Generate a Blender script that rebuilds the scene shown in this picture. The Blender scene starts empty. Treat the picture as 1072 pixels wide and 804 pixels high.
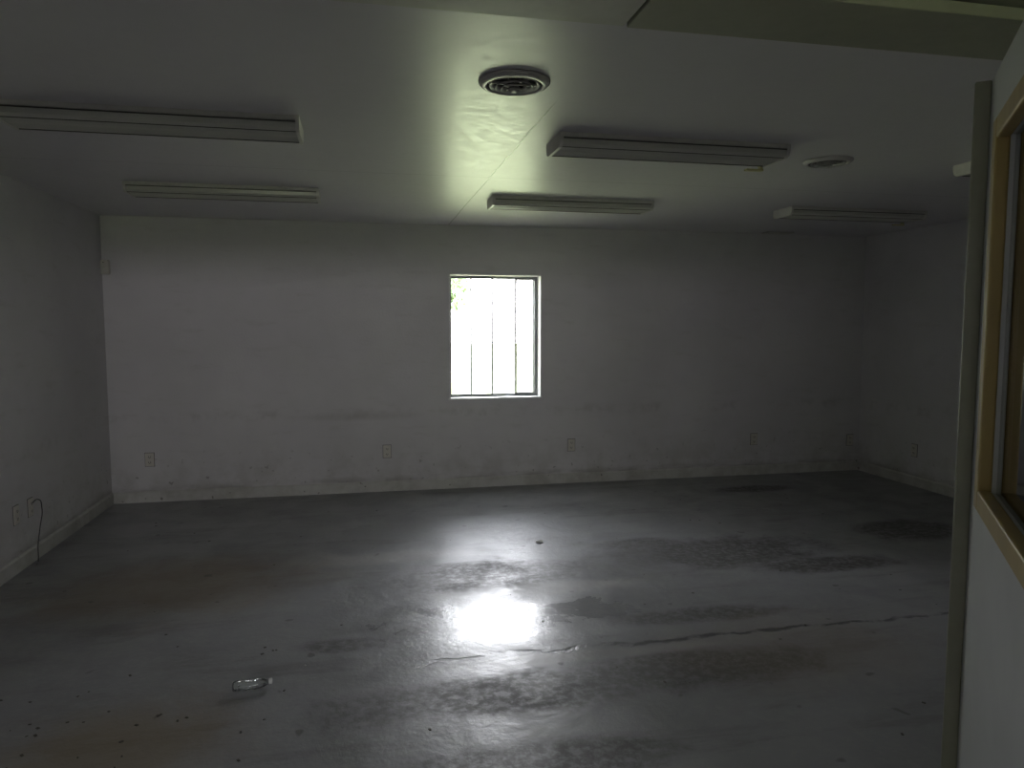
import bpy, bmesh, math, random
from mathutils import Vector, Euler, Matrix
random.seed(7)
sc=bpy.context.scene
COL=bpy.context.collection
try:
    sc.view_settings.view_transform='Standard'; sc.view_settings.look='None'
    sc.view_settings.exposure=0.0; sc.view_settings.gamma=1.0
except Exception: pass

# ------------------------------------------------------------ dimensions (m)
XL,XR=-2.11,5.14; YB=6.70; H=2.44
YF0,YF1=1.25,1.42; ZH=2.13           # opening wall: thickness and head height
YA=-2.6                               # far end of the adjoining space
T=0.2

# ------------------------------------------------------------ node helpers
class NT:
    def __init__(s,name):
        s.m=bpy.data.materials.new(name); s.m.use_nodes=True
        s.n=s.m.node_tree.nodes; s.l=s.m.node_tree.links
        s.b=s.n['Principled BSDF']
    def node(s,t,**k):
        n=s.n.new(t)
        for a,v in k.items(): setattr(n,a,v)
        return n
    def link(s,a,b): s.l.new(a,b)
    def setin(s,inp,v):
        if hasattr(v,'is_linked') or isinstance(v,bpy.types.NodeSocket): s.l.new(v,inp)
        else: inp.default_value=v
    def pos(s):
        if not hasattr(s,'_p'): s._p=s.node('ShaderNodeNewGeometry').outputs['Position']
        return s._p
    def noise(s,scale,detail=4,rough=0.55,vec=None,dist=0.0,stretch=None):
        v=vec or s.pos()
        if stretch:
            m=s.node('ShaderNodeVectorMath',operation='MULTIPLY'); s.link(v,m.inputs[0]); m.inputs[1].default_value=stretch; v=m.outputs[0]
        n=s.node('ShaderNodeTexNoise'); s.link(v,n.inputs['Vector'])
        n.inputs['Scale'].default_value=scale; n.inputs['Detail'].default_value=detail
        n.inputs['Roughness'].default_value=rough; n.inputs['Distortion'].default_value=dist
        return n.outputs[0]
    def math(s,op,a,b=0.0,clamp=False):
        n=s.node('ShaderNodeMath',operation=op); n.use_clamp=clamp
        s.setin(n.inputs[0],a); s.setin(n.inputs[1],b); return n.outputs[0]
    def rng(s,v,a,b,c=0.0,d=1.0):
        n=s.node('ShaderNodeMapRange',interpolation_type='SMOOTHSTEP'); s.link(v,n.inputs[0])
        for i,x in enumerate((a,b,c,d)): n.inputs[i+1].default_value=x
        return n.outputs[0]
    def mix(s,f,a,b):
        n=s.node('ShaderNodeMix',data_type='RGBA'); s.setin(n.inputs[0],f)
        s.setin(n.inputs[6],a if not isinstance(a,tuple) else (*a,1)); s.setin(n.inputs[7],b if not isinstance(b,tuple) else (*b,1))
        return n.outputs[2]
    def blob(s,cx,cy,rx,ry,nz,amt=0.9,soft=0.5,axes=(0,1)):
        """1 inside a ragged ellipse in world metres, 0 outside"""
        sub=s.node('ShaderNodeVectorMath',operation='SUBTRACT'); s.link(s.pos(),sub.inputs[0])
        c=[0,0,0]; c[axes[0]]=cx; c[axes[1]]=cy; sub.inputs[1].default_value=c
        mu=s.node('ShaderNodeVectorMath',operation='MULTIPLY'); s.link(sub.outputs[0],mu.inputs[0])
        k=[0,0,0]; k[axes[0]]=1/rx; k[axes[1]]=1/ry; mu.inputs[1].default_value=k
        ln=s.node('ShaderNodeVectorMath',operation='LENGTH'); s.link(mu.outputs[0],ln.inputs[0])
        d=s.math('ADD',ln.outputs['Value'],s.math('MULTIPLY',s.math('SUBTRACT',nz,0.5),amt*2))
        return s.rng(d,1-soft,1+soft,1.0,0.0)
    def bump(s,h,strength,dist=0.01):
        b=s.node('ShaderNodeBump'); b.inputs['Strength'].default_value=strength; b.inputs['Distance'].default_value=dist
        s.link(h,b.inputs['Height']); s.link(b.outputs[0],s.b.inputs['Normal'])
    def set(s,**k):
        for a,v in k.items():
            i=s.b.inputs[a.replace('_',' ')]
            if isinstance(v,tuple) and len(v)==3: v=(*v,1)
            s.setin(i,v)
        return s

def simple(name,col,rough=0.5,metal=0.0,var=0.12,scale=25,**k):
    t=NT(name); n=t.noise(scale,3)
    dark=tuple(c*(1-var) for c in col); lite=tuple(min(1,c*(1+var)) for c in col)
    t.set(Base_Color=t.mix(n,dark,lite),Roughness=rough,Metallic=metal,**k)
    return t.m

# wall paint
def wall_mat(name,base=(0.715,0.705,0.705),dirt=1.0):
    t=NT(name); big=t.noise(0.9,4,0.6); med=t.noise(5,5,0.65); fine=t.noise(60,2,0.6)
    sep=t.node('ShaderNodeSeparateXYZ'); t.link(t.pos(),sep.inputs[0]); z=sep.outputs[2]
    strk=t.noise(6,4,0.65,stretch=(0.5,0.5,2.2))
    col=t.mix(t.rng(big,0.3,0.75,0,1),base,tuple(c*0.87 for c in base))
    col=t.mix(t.math('MULTIPLY',t.rng(strk,0.54,0.75),0.18*dirt),col,(0.38,0.37,0.31))
    low=t.rng(z,0.03,0.60,1.0,0.0)
    col=t.mix(t.math('MULTIPLY',t.math('MULTIPLY',low,t.rng(med,0.38,0.68)),0.36*dirt),col,(0.31,0.30,0.25))
    band=t.math('MULTIPLY',t.rng(t.math('ABSOLUTE',t.math('SUBTRACT',z,0.72)),0.01,0.08,1,0),t.rng(med,0.46,0.66))
    col=t.mix(t.math('MULTIPLY',band,0.25*dirt),col,(0.28,0.27,0.23))
    if dirt==1.0:
        sm=t.blob(-0.05,0.70,0.42,0.035,med,1.4,0.6,(0,2)); col=t.mix(t.math('MULTIPLY',sm,0.18),col,(0.22,0.21,0.17))
        foot=t.rng(z,0.09,0.16,1.0,0.0)
        col=t.mix(t.math('MULTIPLY',t.math('MULTIPLY',foot,t.rng(strk,0.35,0.6)),0.4),col,(0.16,0.15,0.12))
    spk=t.noise(22,1,0.5)
    col=t.mix(t.math('MULTIPLY',t.math('MULTIPLY',t.rng(spk,0.70,0.77),low),0.6*dirt),col,(0.12,0.11,0.09))
    t.set(Base_Color=col,Roughness=0.62)
    h=t.math('ADD',t.math('MULTIPLY',fine,0.35),t.math('MULTIPLY',med,0.7))
    t.bump(h,0.35,0.012); return t.m
M_wall=wall_mat('painted_block_wall')
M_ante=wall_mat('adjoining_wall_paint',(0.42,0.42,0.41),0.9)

def floor_mat():
    t=NT('worn_painted_concrete')
    big=t.noise(0.8,5,0.6); med=t.noise(3.2,6,0.65,dist=0.6); fine=t.noise(24,4,0.7)
    edge=t.noise(2.2,8,0.72,dist=0.4)
    strk=t.noise(3.0,5,0.7,stretch=(0.35,1.6,1))
    paint=t.mix(t.rng(big,0.3,0.7),(0.298,0.306,0.308),(0.226,0.231,0.231))
    paint=t.mix(t.math('MULTIPLY',t.rng(fine,0.45,0.7),0.30),paint,(0.36,0.355,0.34))
    paint=t.mix(t.math('MULTIPLY',t.rng(strk,0.50,0.68),0.50),paint,(0.135,0.132,0.122))
    blobs=[(0.75,4.25,0.70,0.27),(2.35,4.42,0.80,0.28),(2.9,4.05,0.45,0.14),(4.0,4.6,0.4,0.25),(1.9,4.7,0.30,0.13),
           (3.6,6.1,0.4,0.12),(0.55,2.85,0.75,0.16),(1.4,2.9,0.6,0.18),(-0.05,3.45,0.22,0.08),(1.7,3.45,0.45,0.10),(0.6,2.35,0.5,0.14)]
    m=None
    for b in blobs:
        k=t.blob(*b,edge,1.1,0.35); m=k if m is None else t.math('MAXIMUM',m,k)
    worn=t.math('MULTIPLY',m,t.rng(fine,0.32,0.60,0.35,0.92))
    col=t.mix(worn,paint,(0.068,0.064,0.057))
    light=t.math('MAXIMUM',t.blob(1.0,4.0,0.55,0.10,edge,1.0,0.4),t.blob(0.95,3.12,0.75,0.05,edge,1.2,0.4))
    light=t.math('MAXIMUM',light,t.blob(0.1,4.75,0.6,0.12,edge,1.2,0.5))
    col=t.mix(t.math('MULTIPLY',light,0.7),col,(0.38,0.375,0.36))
    br=t.math('MAXIMUM',t.blob(-1.05,4.5,0.65,0.45,edge,1.0,0.6),t.blob(-0.9,2.75,0.4,0.3,edge,1.0,0.6))
    col=t.mix(t.math('MULTIPLY',br,0.65),col,(0.21,0.165,0.10))
    rb=t.blob(2.0,3.0,0.6,0.35,edge,1.0,0.6)
    col=t.mix(t.math('MULTIPLY',rb,0.3),col,(0.20,0.16,0.10))
    spot=t.noise(9,1,0.5)
    col=t.mix(t.math('MULTIPLY',t.rng(spot,0.72,0.77),0.6),col,(0.05,0.047,0.04))
    # crack / joint across the slab
    sep=t.node('ShaderNodeSeparateXYZ'); t.link(t.pos(),sep.inputs[0])
    wob=t.math('MULTIPLY',t.math('SUBTRACT',t.noise(2.5,4),0.5),0.25)
    yy=t.math('ADD',sep.outputs[1],wob)
    cr=t.rng(t.math('ABSOLUTE',t.math('SUBTRACT',yy,3.20)),0.006,0.022,1,0)
    cr=t.math('MULTIPLY',cr,t.math('MULTIPLY',t.rng(med,0.40,0.52),t.rng(sep.outputs[0],0.1,0.4)))
    col=t.mix(t.math('MULTIPLY',cr,0.75),col,(0.05,0.05,0.05))
    rough=t.math('ADD',t.rng(med,0.35,0.65,0.27,0.44),t.math('MULTIPLY',worn,0.20))
    rough=t.math('ADD',rough,t.math('MULTIPLY',fine,0.06))
    # area where the floor paint is still intact and smooth
    smooth=t.blob(0.75,3.62,0.75,0.24,edge,0.7,0.35)
    rough=t.math('SUBTRACT',rough,t.math('MULTIPLY',smooth,0.13))
    t.set(Base_Color=col,Roughness=rough,Specular_IOR_Level=t.math('ADD',0.52,t.math('MULTIPLY',smooth,0.3)))
    h=t.math('ADD',t.math('MULTIPLY',med,0.9),t.math('MULTIPLY',fine,0.50))
    h=t.math('SUBTRACT',h,t.math('MULTIPLY',t.math('MAXIMUM',cr,t.math('MULTIPLY',worn,0.4)),0.5))
    h=t.math('MULTIPLY',h,t.math('SUBTRACT',1.0,t.math('MULTIPLY',smooth,0.35)))
    t.bump(h,0.36,0.012); return t.m
M_floor=floor_mat()

def ceil_mat():
    t=NT('semigloss_ceiling_paint'); n=t.noise(1.2,4); f=t.noise(18,3,0.6)
    sep=t.node('ShaderNodeSeparateXYZ'); t.link(t.pos(),sep.inputs[0])
    col=t.mix(n,(0.64,0.625,0.635),(0.74,0.725,0.735))
    def ln(sock,v,w): return t.rng(t.math('ABSOLUTE',t.math('SUBTRACT',sock,v)),w*0.4,w,1,0)
    wob=t.math('ADD',sep.outputs[0],t.math('MULTIPLY',t.math('SUBTRACT',t.noise(1.5,3),0.5),0.03))
    seam=t.math('MAXIMUM',t.math('MULTIPLY',ln(wob,0.80,0.006),t.rng(sep.outputs[1],2.9,3.1)),t.math('MULTIPLY',ln(sep.outputs[1],4.52,0.006),0.5))
    col=t.mix(t.math('MULTIPLY',seam,0.6),col,(0.12,0.12,0.10))
    t.set(Base_Color=col,Roughness=t.rng(f,0.3,0.7,0.32,0.42),Specular_IOR_Level=0.45)
    h=t.math('SUBTRACT',t.math('ADD',t.math('MULTIPLY',n,0.8),t.math('MULTIPLY',f,0.10)),t.math('MULTIPLY',seam,0.12))
    t.bump(h,0.38,0.01); return t.m
M_ceil=ceil_mat()

M_base=wall_mat('dirty_baseboard_paint',(0.66,0.66,0.62),1.2)
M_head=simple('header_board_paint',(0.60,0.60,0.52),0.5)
M_head2=simple('header_board_olive',(0.36,0.37,0.27),0.5)
M_fix=simple('fixture_white_enamel',(0.64,0.63,0.58),0.35)
M_yel=simple('yellowed_plastic',(0.62,0.58,0.30),0.4)
M_gap=simple('fixture_gap_shadow',(0.10,0.10,0.08),0.7)  # shade of the pan and lens gaps, put into dark strips
M_vent=simple('vent_enamel',(0.58,0.57,0.53),0.4)
M_dark=simple('vent_dark_interior',(0.02,0.02,0.02),0.8)
M_plate=simple('outlet_plastic',(0.64,0.62,0.55),0.35)
M_alum=simple('window_aluminium',(0.22,0.23,0.23),0.4,0.2)
M_bar=simple('security_bar_paint',(0.12,0.13,0.13),0.5)
M_sill=simple('window_reveal_paint',(0.85,0.85,0.83),0.5)
M_door=simple('door_white_paint',(0.58,0.595,0.595),0.4,scale=6)
M_strip=simple('astragal_paint',(0.24,0.24,0.18),0.45)
M_paper=simple('litter_paper',(0.75,0.75,0.72),0.7)
M_debris=simple('debris_dark',(0.07,0.065,0.05),0.8)
M_cable=simple('cable_rubber',(0.05,0.05,0.05),0.5)
M_bark=simple('tree_bark',(0.30,0.27,0.24),0.9)
M_leaf=simple('tree_leaf',(0.16,0.22,0.11),0.6,var=0.4,scale=2)
M_grass=simple('grass',(0.29,0.325,0.17),0.9,var=0.35,scale=3)
# wood with grain
t=NT('varnished_pine'); g=t.noise(14,6,0.6,stretch=(1,1,0.12),dist=1.0)
t.set(Base_Color=t.mix(g,(0.32,0.22,0.07),(0.52,0.40,0.15)),Roughness=0.38); M_wood=t.m
# lens
t=NT('prismatic_acrylic_lens'); g=t.noise(160,2)
t.set(Base_Color=t.mix(g,(0.54,0.54,0.48),(0.64,0.64,0.58)),Roughness=0.22); M_lens=t.m
# thin pane: transparent + a little gloss
def pane(name,tint,gloss,rough=0.03):
    t=NT(name); t.n.remove(t.b); o=t.n['Material Output']
    tr=t.node('ShaderNodeBsdfTransparent'); gl=t.node('ShaderNodeBsdfGlossy'); gl.inputs['Roughness'].default_value=rough
    mx=t.node('ShaderNodeMixShader'); fr=t.node('ShaderNodeFresnel'); fr.inputs[0].default_value=1.45
    nz=t.noise(4,2)
    tr.inputs[0].default_value=(*tint,1)
    t.link(t.math('ADD',t.math('MULTIPLY',fr.outputs[0],gloss),t.math('MULTIPLY',nz,0.02)),mx.inputs[0])
    t.link(tr.outputs[0],mx.inputs[1]); t.link(gl.outputs[0],mx.inputs[2]); t.link(mx.outputs[0],o.inputs[0]); return t.m
M_pane=pane('window_glass',(0.97,0.98,0.98),0.8)
M_dpane=pane('door_glass',(0.62,0.64,0.60),1.6)
M_pet=pane('clear_pet_plastic',(0.90,0.92,0.93),1.8,0.15)

# ------------------------------------------------------------ mesh builder
class B:
    def __init__(s,name,mats,loc=(0,0,0),rotz=0.0):
        s.bm=bmesh.new(); s.name=name; s.mats=mats; s.loc=loc; s.rz=rotz
    def box(s,a,b,mi=0,bev=0.0,rot=None,piv=None):
        a=Vector(a); b=Vector(b); c=(a+b)/2; d=b-a
        r=bmesh.ops.create_cube(s.bm,size=1.0); vs=r['verts']
        for v in vs: v.co=Vector((v.co.x*d.x,v.co.y*d.y,v.co.z*d.z))+c
        fs=list({f for v in vs for f in v.link_faces})
        for f in fs: f.material_index=mi
        if bev>0:
            es=list({e for v in vs for e in v.link_edges})
            rr=bmesh.ops.bevel(s.bm,geom=es,offset=bev,segments=2,affect='EDGES',profile=0.5)
            for f in rr['faces']: f.material_index=mi
            vs=list({v for f in rr['faces'] for v in f.verts}|{v for v in vs if v.is_valid})
        if rot is not None:
            bmesh.ops.rotate(s.bm,verts=[v for v in vs if v.is_valid],cent=piv or c,matrix=rot)
        return s
    def prism(s,prof,x0,x1,mi=0,smooth=False):
        """extrude closed (y,z) profile along x"""
        A=[s.bm.verts.new((x0,y,z)) for y,z in prof]; Bv=[s.bm.verts.new((x1,y,z)) for y,z in prof]
        n=len(prof)
        for i in range(n):
            f=s.bm.faces.new((A[i],A[(i+1)%n],Bv[(i+1)%n],Bv[i])); f.material_index=mi; f.smooth=smooth
        f=s.bm.faces.new(A[::-1]); f.material_index=mi
        f=s.bm.faces.new(Bv); f.material_index=mi
        return s
    def lathe(s,prof,mi=0,seg=40,mat=None,smooth=True,close=False):
        """revolve (r,z) profile about z"""
        rings=[]; mat=mat or Matrix.Identity(4)
        for r,z in prof:
            rings.append([s.bm.verts.new(mat@Vector((r*math.cos(2*math.pi*i/seg),r*math.sin(2*math.pi*i/seg),z))) for i in range(seg)])
        m=len(rings)
        for k in range(m if close else m-1):
            a,b=rings[k],rings[(k+1)%m]
            for i in range(seg):
                f=s.bm.faces.new((a[i],a[(i+1)%seg],b[(i+1)%seg],b[i])); f.material_index=mi; f.smooth=smooth
        return s
    def done(s):
        bmesh.ops.recalc_face_normals(s.bm,faces=s.bm.faces)
        me=bpy.data.meshes.new(s.name); s.bm.to_mesh(me); s.bm.free()
        for m in s.mats: me.materials.append(m)
        o=bpy.data.objects.new(s.name,me); COL.objects.link(o); o.location=s.loc; o.rotation_euler=(0,0,s.rz); return o

# ------------------------------------------------------------ room shell
WX0,WX1,WZ0,WZ1=0.80,1.68,0.83,2.00
EX0,EX1,EZ0,EZ1=-2.0,0.2,1.54,1.90      # unseen opening added for fill light, far end of adjoining space
JL=-1.95                      # left jamb of the opening
B('floor',[M_floor]).box((XL-T,YA-T,-0.15),(XR+T,YB+T,0)).done()
B('ceiling',[M_ceil]).box((XL-T,YA-T,H),(XR+T,YB+T,H+0.15)).done()
B('wall_left',[M_wall]).box((XL-T,YA,0),(XL,YB,H)).done()
B('wall_right',[M_wall]).box((XR,YA,0),(XR+T,YB,H)).done()
b=B('wall_back',[M_wall])
b.box((XL-T,YB,0),(WX0,YB+T,H)); b.box((WX1,YB,0),(XR+T,YB+T,H))
b.box((WX0,YB,0),(WX1,YB+T,WZ0)); b.box((WX0,YB,WZ1),(WX1,YB+T,H)); b.done()
# wall with the wide door opening the camera looks through
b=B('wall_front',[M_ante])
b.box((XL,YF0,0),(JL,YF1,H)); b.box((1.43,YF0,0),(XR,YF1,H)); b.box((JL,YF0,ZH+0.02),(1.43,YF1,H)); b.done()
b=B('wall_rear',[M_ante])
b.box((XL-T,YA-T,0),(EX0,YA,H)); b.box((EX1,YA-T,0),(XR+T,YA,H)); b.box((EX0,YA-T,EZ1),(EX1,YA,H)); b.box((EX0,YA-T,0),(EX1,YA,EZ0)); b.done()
# header soffit boards
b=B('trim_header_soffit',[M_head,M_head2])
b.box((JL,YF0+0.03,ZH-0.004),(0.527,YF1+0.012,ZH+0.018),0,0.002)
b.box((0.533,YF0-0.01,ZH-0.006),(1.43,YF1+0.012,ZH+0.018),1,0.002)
b.box((JL,YF0-0.45,ZH+0.02),(1.43,YF0-0.0,ZH+0.05),1,0.002)  # added dark board, stands in for the unlit ceiling behind the header
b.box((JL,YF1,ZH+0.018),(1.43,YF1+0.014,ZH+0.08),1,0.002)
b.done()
# baseboards
def bprof(o,a): return [(0,0),(o,0),(o,a-0.012),(o*0.45,a),(0,a)]
def baseboard(name,p0,p1,nrm):
    bm=B(name,[M_base]); p0=Vector(p0);p1=Vector(p1);nrm=Vector(nrm)
    pr=bprof(0.016,0.095)
    A=[bm.bm.verts.new(p0+nrm*y+Vector((0,0,z))) for y,z in pr]; C=[bm.bm.verts.new(p1+nrm*y+Vector((0,0,z))) for y,z in pr]
    for i in range(len(pr)): bm.bm.faces.new((A[i],A[(i+1)%5],C[(i+1)%5],C[i]))
    bm.bm.faces.new(A[::-1]); bm.bm.faces.new(C); bm.done()
baseboard('baseboard_left',(XL,YF1,0),(XL,YB,0),(1,0,0))
baseboard('baseboard_right',(XR,YF1,0),(XR,YB,0),(-1,0,0))
baseboard('baseboard_back',(XL+0.016,YB,0),(XR-0.016,YB,0),(0,-1,0))

# ------------------------------------------------------------ window
w=B('window_1',[M_alum,M_bar,M_pane,M_sill])
# painted reveal lining
L=0.012
w.box((WX0,YB-0.004,WZ0),(WX0+L,YB+0.13,WZ1),3); w.box((WX1-L,YB-0.004,WZ0),(WX1,YB+0.13,WZ1),3)
w.box((WX0,YB-0.004,WZ1-L),(WX1,YB+0.13,WZ1),3); w.box((WX0-0.01,YB-0.012,WZ0),(WX1+0.01,YB+0.13,WZ0+0.018),3,0.003)
y0,y1=YB+0.11,YB+0.15
def fr(x0,x1,z0,z1,ya,yb,tk,mi=0):
    w.box((x0,ya,z0),(x0+tk,yb,z1),mi,0.002); w.box((x1-tk,ya,z0),(x1,yb,z1),mi,0.002)
    w.box((x0+tk,ya,z0),(x1-tk,yb,z0+tk),mi,0.002); w.box((x0+tk,ya,z1-tk),(x1-tk,yb,z1),mi,0.002)
fr(WX0+L,WX1-L,WZ0+0.018,WZ1-L,y0,y1,0.014)
fr(WX0+0.024,1.235,WZ0+0.032,WZ1-0.026,y0+0.005,y0+0.020,0.012,1)
fr(1.22,1.47,WZ0+0.032,WZ1-0.026,y0+0.022,y0+0.036,0.012,1)
fr(1.445,WX1-0.024,WZ0+0.032,WZ1-0.026,y0+0.005,y0+0.020,0.020)
w.box((WX0+0.03,y0+0.018,WZ0+0.04),(WX1-0.03,y0+0.021,WZ1-0.03),2)
for x,r in ((1.03,0.009),(1.64,0.009)): w.box((x-r,YB+0.16,WZ0),(x+r,YB+0.178,WZ1),1)
w.done()

# ------------------------------------------------------------ fluorescent fixtures
def fixture(x,y,broken=False):
    f=B('fluorescent_ceiling_fixture',[M_fix,M_lens,M_yel,M_gap],loc=(x,y,H))
    Lh=0.60; hw=0.13
    # enamel pan against the ceiling
    f.prism([(-hw,0),(hw,0),(hw,-0.020),(hw-0.008,-0.025),(-hw+0.008,-0.025),(-hw,-0.020)],-Lh,Lh,0)
    # ribbed wraparound lens: steep sides, nearly flat ribbed bottom
    pts=[(-(hw-0.008),-0.025),(-(hw-0.012),-0.050),(-(hw-0.030),-0.062)]
    n=18
    for i in range(1,n):
        u=i/n; yy=-(hw-0.030)+u*2*(hw-0.030)
        pts.append((yy,-0.062+(0.0035 if i%2 else 0.0)-(0.004 if abs(u-0.5)<0.06 else 0)))
    pts+=[((hw-0.030),-0.062),((hw-0.012),-0.050),((hw-0.008),-0.025)]
    f.prism(pts[::-1],-Lh+0.012,Lh-0.012,1)
    for s in (-1,1):
        a,b_=s*(hw-0.006),s*(hw+0.001)
        f.box((-Lh+0.01,min(a,b_),-0.028),(Lh-0.01,max(a,b_),-0.024),3)
        a,b_=s*(hw-0.034),s*(hw-0.029)
        f.box((-Lh+0.012,min(a,b_),-0.064),(Lh-0.012,max(a,b_),-0.058),3)
    # end caps
    ep=[(-hw-0.003,0),(-hw-0.003,-0.030),(-hw+0.006,-0.056),(-hw+0.026,-0.067),(hw-0.026,-0.067),(hw-0.006,-0.056),(hw+0.003,-0.030),(hw+0.003,0)]
    f.prism(ep,-Lh-0.002,-Lh+0.014,0); f.prism(ep,Lh-0.014,Lh+0.002,0)
    if broken:
        f.box((Lh-0.10,hw-0.02,-0.084),(Lh+0.0,hw+0.012,-0.074),2,0.003)
        f.box((Lh-0.02,hw-0.02,-0.080),(Lh-0.004,hw+0.01,-0.05),2,0.003)
    return f.done()
for x,y,br in [(-0.85,3.50,False),(-0.86,5.22,False),(1.54,3.52,True),(1.53,5.24,False),(3.86,5.24,True),(3.95,3.52,False)]:
    fixture(x,y,br)

# ------------------------------------------------------------ ceiling vents
def vent(x,y,R=0.135,drop=0.0):
    v=B('round_ceiling_vent',[M_vent,M_dark],loc=(x,y,H))
    v.lathe([(R*0.80,-0.001),(R,-0.001),(R*1.0,-0.006),(R*0.92,-0.016),(R*0.80,-0.020),(R*0.76,-0.014)],0,48,close=True)
    v.lathe([(0.001,-0.002),(R*0.80,-0.002)],1,48)
    for k,rr in enumerate((0.70,0.54,0.38,0.22)):
        z=-0.012-0.006*k-drop
        v.lathe([(R*(rr-0.10),z+0.008),(R*rr,z-0.004),(R*rr,z-0.007),(R*(rr-0.10)-0.001,z+0.005)],0,48,close=True)
    v.lathe([(0.001,-0.040-drop),(R*0.10,-0.039-drop),(R*0.12,-0.034-drop),(R*0.12,-0.004)],0,32)
    for a in range(3):
        m=Matrix.Rotation(a*math.pi/3,3,'Z')
        v.box((-R*0.74,-0.003,-0.014),(R*0.74,0.003,-0.006),0,0,m,Vector((0,0,-0.01)))
    v.done()
vent(0.58,2.745); vent(2.56,3.68,0.13)
g=B('ceiling_grille',[M_vent,M_dark],loc=(4.05,6.58,H))
g.box((-0.13,-0.05,-0.010),(0.13,0.05,-0.0),1)
for i in range(6): g.box((-0.13,-0.05+i*0.018,-0.014),(0.13,-0.042+i*0.018,-0.004),0)
g.box((-0.14,-0.06,-0.012),(0.14,-0.05,0)).box((-0.14,0.05,-0.012),(0.14,0.06,0)).box((-0.14,-0.06,-0.012),(-0.13,0.06,0)).box((0.13,-0.06,-0.012),(0.14,0.06,0))
g.done()

# ------------------------------------------------------------ outlets (face -Y locally)
def outlet(loc,rz):
    o=B('wall_outlet',[M_plate,M_dark],loc=loc,rotz=rz)
    o.box((-0.036,-0.007,-0.058),(0.036,0,0.058),0,0.003)
    for s in (-1,1):
        zc=s*0.024
        o.box((-0.017,-0.010,zc-0.014),(0.017,-0.005,zc+0.014),0,0.003)
        o.box((-0.009,-0.0108,zc-0.005),(-0.0055,-0.009,zc+0.008),1); o.box((0.0055,-0.0108,zc-0.005),(0.009,-0.009,zc+0.007),1)
        o.box((-0.003,-0.0108,zc-0.011),(0.003,-0.009,zc-0.006),1)
    o.box((-0.0035,-0.0095,-0.0035),(0.0035,-0.006,0.0035),0,0.001)
    # thin dark backing, slightly wider than the plate
    o.box((-0.039,-0.002,-0.061),(0.039,0,0.061),1)
    o.done()
for x,z in [(-1.80,0.37),(0.22,0.37),(1.98,0.37),(3.92,0.365),(5.03,0.32)]: outlet((x,YB,z),0)
for y in (4.95,5.15): outlet((XL,y,0.355),math.radians(90))
outlet((XR,5.91,0.34),math.radians(-90))
# cable drooping from the outlet
def curve(name,pts,r,mat):
    cu=bpy.data.curves.new(name,'CURVE'); cu.dimensions='3D'; cu.bevel_depth=r; cu.bevel_resolution=3
    sp=cu.splines.new('BEZIER'); sp.bezier_points.add(len(pts)-1)
    for p,q in zip(sp.bezier_points,pts):
        p.co=q; p.handle_left_type=p.handle_right_type='AUTO'
    cu.materials.append(mat); o=bpy.data.objects.new(name,cu); COL.objects.link(o); return o
curve('power_cable',[(XL+0.012,5.15,0.38),(XL+0.035,5.17,0.40),(XL+0.04,5.22,0.33),(XL+0.03,5.20,0.20),(XL+0.03,5.16,0.10),(XL+0.035,5.14,0.004),(XL+0.06,5.05,0.004)],0.0035,M_cable)

# motion sensor in the corner
s=B('motion_sensor',[M_plate,M_dark],loc=(XL+0.045,YB-0.004,2.01),rotz=math.radians(-25))
s.box((-0.035,-0.045,-0.06),(0.035,-0.005,0.06),0,0.010)
s.lathe([(0.001,0.0),(0.012,-0.002),(0.022,-0.008),(0.026,-0.018)][::-1],0,24,Matrix.Translation((0,-0.043,-0.015))@Matrix.Rotation(math.radians(90),4,'X')@Matrix.Translation((0,0,0.01)))
s.box((-0.004,-0.047,0.035),(0.004,-0.044,0.042),1)
s.done()

# ------------------------------------------------------------ open door with glazed panel
ang=math.atan2(-0.79,-0.61)          # direction hinge edge -> leading edge
d=B('door_1',[M_door,M_wood,M_dpane,M_strip,M_alum],loc=(1.282,1.308,0.012),rotz=ang)
Wd,Hd=0.90,2.018
gx0,gx1,gz0,gz1=0.185,0.715,1.195,1.868     # clear glass
core=(0.0,0.044)
d.box((0,core[0],0),(gx0,core[1],Hd)); d.box((gx1,core[0],0),(Wd,core[1],Hd))
d.box((gx0,core[0],0),(gx1,core[1],gz0)); d.box((gx0,core[0],gz1),(gx1,core[1],Hd))
for (ya,yb) in ((-0.012,0.012),(0.032,0.056)):
    d.box((gx0-0.035,ya,gz0-0.035),(gx0+0.006,yb,gz1+0.035),1,0.004); d.box((gx1-0.006,ya,gz0-0.035),(gx1+0.035,yb,gz1+0.035),1,0.004)
    d.box((gx0+0.006,ya,gz0-0.035),(gx1-0.006,yb,gz0+0.006),1,0.004); d.box((gx0+0.006,ya,gz1-0.006),(gx1-0.006,yb,gz1+0.035),1,0.004)
d.box((gx0,0.020,gz0),(gx1,0.024,gz1),2)
# protruding edge strip
d.box((0.0,-0.030,0),(0.012,0.0,Hd),3,0.003)
# knob near the leading edge
for yy in (-1,1):
    yc=0 if yy<0 else 0.044
    mt=Matrix.Translation((Wd-0.07,yc,0.92))@Matrix.Rotation(math.radians(90*(1 if yy<0 else -1)),4,'X')
    d.lathe([(0.001,0.012),(0.026,0.010),(0.030,0.0)],4,28,mt)
    d.lathe([(0.010,0.0),(0.010,0.035),(0.024,0.045),(0.027,0.058),(0.020,0.068),(0.001,0.070)],4,28,mt)
d.done()

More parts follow.
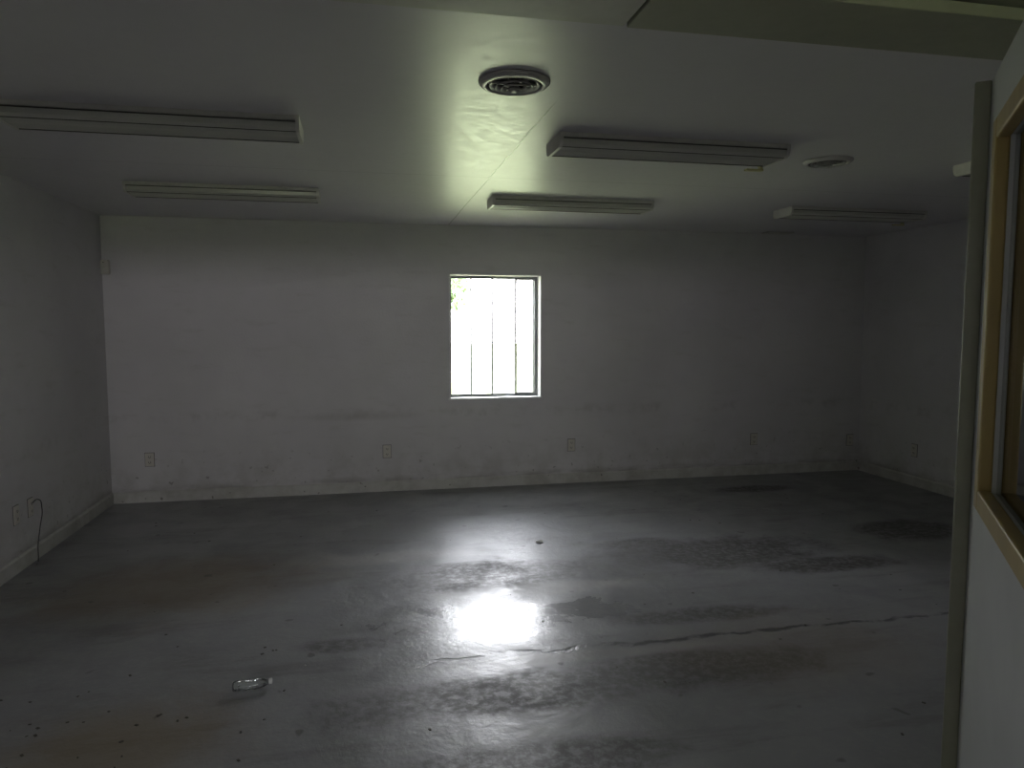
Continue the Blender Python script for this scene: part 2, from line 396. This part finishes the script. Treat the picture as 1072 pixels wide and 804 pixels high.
# ------------------------------------------------------------ bottle lying on the floor
bt=B('plastic_bottle',[M_pet,M_paper],loc=(-0.47,3.11,0.024),rotz=math.radians(4))
R=Matrix.Rotation(math.radians(90),4,'Y')@Matrix.Scale(0.78,4)
pr=[(0.001,-0.10),(0.022,-0.103),(0.030,-0.098),(0.032,-0.085)]
for k in range(6):
    z=-0.08+k*0.016; pr+= [(0.032,z),(0.0295,z+0.008)]
pr+=[(0.032,0.018),(0.031,0.035),(0.024,0.058),(0.014,0.075),(0.0125,0.085)]
bt.lathe(pr,0,28,R)
for v in bt.bm.verts:   # crushed
    v.co.z=v.co.z*0.8-0.004; v.co+=Vector((0,random.uniform(-1,1),random.uniform(-1,1)))*0.0022
bt.lathe([(0.0125,0.082),(0.015,0.083),(0.015,0.098),(0.012,0.1005),(0.001,0.1005)],1,28,R)
bt.done()
# paper scrap
def crumple(name,loc,size,mat,n=1):
    p=B(name,[mat],loc=loc); r=bmesh.ops.create_icosphere(p.bm,subdivisions=3,radius=size)
    for v in r['verts']:
        k=0.7+0.45*random.random(); v.co=Vector((v.co.x*k*1.3,v.co.y*k,max(v.co.z*k*0.5,-size*0.35)))
        v.co.z+=size*0.35
    return p.done()
crumple('paper_scrap',(1.21,4.87,0),0.022,M_paper)
# scattered chips (one object)
p=B('floor_debris',[M_debris,M_paper])
for i in range(120):
    if i<45: x=random.gauss(-0.95,0.40); y=random.gauss(3.0,0.35)
    else: x=random.uniform(-1.9,3.8); y=random.uniform(2.2,6.4)
    if x<XL+0.1: continue
    r=random.uniform(0.002,0.005); a=random.random()*6.28
    m=Matrix.Rotation(a,3,'Z')
    p.box((x-r*1.6,y-r,0),(x+r*1.6,y+r,r*0.5),0 if random.random()<0.95 else 1,0,m)
p.done()

# ------------------------------------------------------------ outdoors
B('grass_ground',[M_grass]).box((-60,-60,-0.5),(65,70,-0.3)).done()
tr=B('tree',[M_bark,M_leaf],loc=(1.45,15.5,-0.3))
tr.lathe([(0.16,0),(0.12,0.5),(0.10,2.0),(0.05,4.0),(0.01,5.2)],0,12)
for i in range(5200):
    c=random.choice([(0,0,4.0,1.3),(-0.9,0.2,3.2,1.0),(0.25,0,2.6,0.6),(-0.4,-0.3,2.3,0.8),(-1.6,0,2.4,0.9)])
    v=Vector((random.gauss(0,1),random.gauss(0,1),random.gauss(0,1))).normalized()*c[3]*random.random()**0.4
    q=Vector(c[:3])+v; e=Euler((random.random()*6,random.random()*6,random.random()*6)).to_matrix(); k=0.07
    f=tr.bm.faces.new([tr.bm.verts.new(q+e@Vector(u)) for u in ((-k,0,0),(0,-k*.5,0),(k,0,0),(0,k*.5,0))]); f.material_index=1
tr.done()

# ------------------------------------------------------------ light
wd=bpy.data.worlds.new('overcast_sky'); sc.world=wd; wd.use_nodes=True
nt=wd.node_tree; bg=nt.nodes['Background']
tc=nt.nodes.new('ShaderNodeTexCoord'); sp=nt.nodes.new('ShaderNodeSeparateXYZ'); rp=nt.nodes.new('ShaderNodeValToRGB')
nt.links.new(tc.outputs['Generated'],sp.inputs[0]); nt.links.new(sp.outputs[2],rp.inputs[0]); nt.links.new(rp.outputs[0],bg.inputs[0])
rp.color_ramp.elements[0].color=(1.0,0.965,0.98,1); rp.color_ramp.elements[1].color=(0.84,0.88,1.0,1)
bg.inputs[1].default_value=25
sun=bpy.data.lights.new('sun','SUN'); sun.energy=10; sun.angle=0.05; sun.color=(1,0.95,0.85)
so=bpy.data.objects.new('sun',sun); COL.objects.link(so); so.rotation_euler=Vector((0.9,0.12,-1)).to_track_quat('-Z','Y').to_euler()
def portal(n,loc,sx,sy,rot):
    l=bpy.data.lights.new(n,'AREA'); l.shape='RECTANGLE'; l.size=sx; l.size_y=sy; l.cycles.is_portal=True
    o=bpy.data.objects.new(n,l); COL.objects.link(o); o.location=loc; o.rotation_euler=rot
portal('window_portal',((WX0+WX1)/2,YB+T+0.01,(WZ0+WZ1)/2),WX1-WX0,WZ1-WZ0,(math.radians(-90),0,0))
portal('rear_fill_portal',((EX0+EX1)/2,YA-T-0.01,(EZ0+EZ1)/2),EX1-EX0,EZ1-EZ0,(math.radians(90),0,0))  # portal of the added fill opening

# ------------------------------------------------------------ camera
cd=bpy.data.cameras.new('camera'); c=bpy.data.objects.new('camera',cd); COL.objects.link(c); sc.camera=c
cd.lens=760/1072*36; cd.sensor_width=36; cd.clip_start=0.02
c.rotation_euler=(math.radians(90-4.66),0,math.radians(-11.75)); c.location=(0,0,1.53)
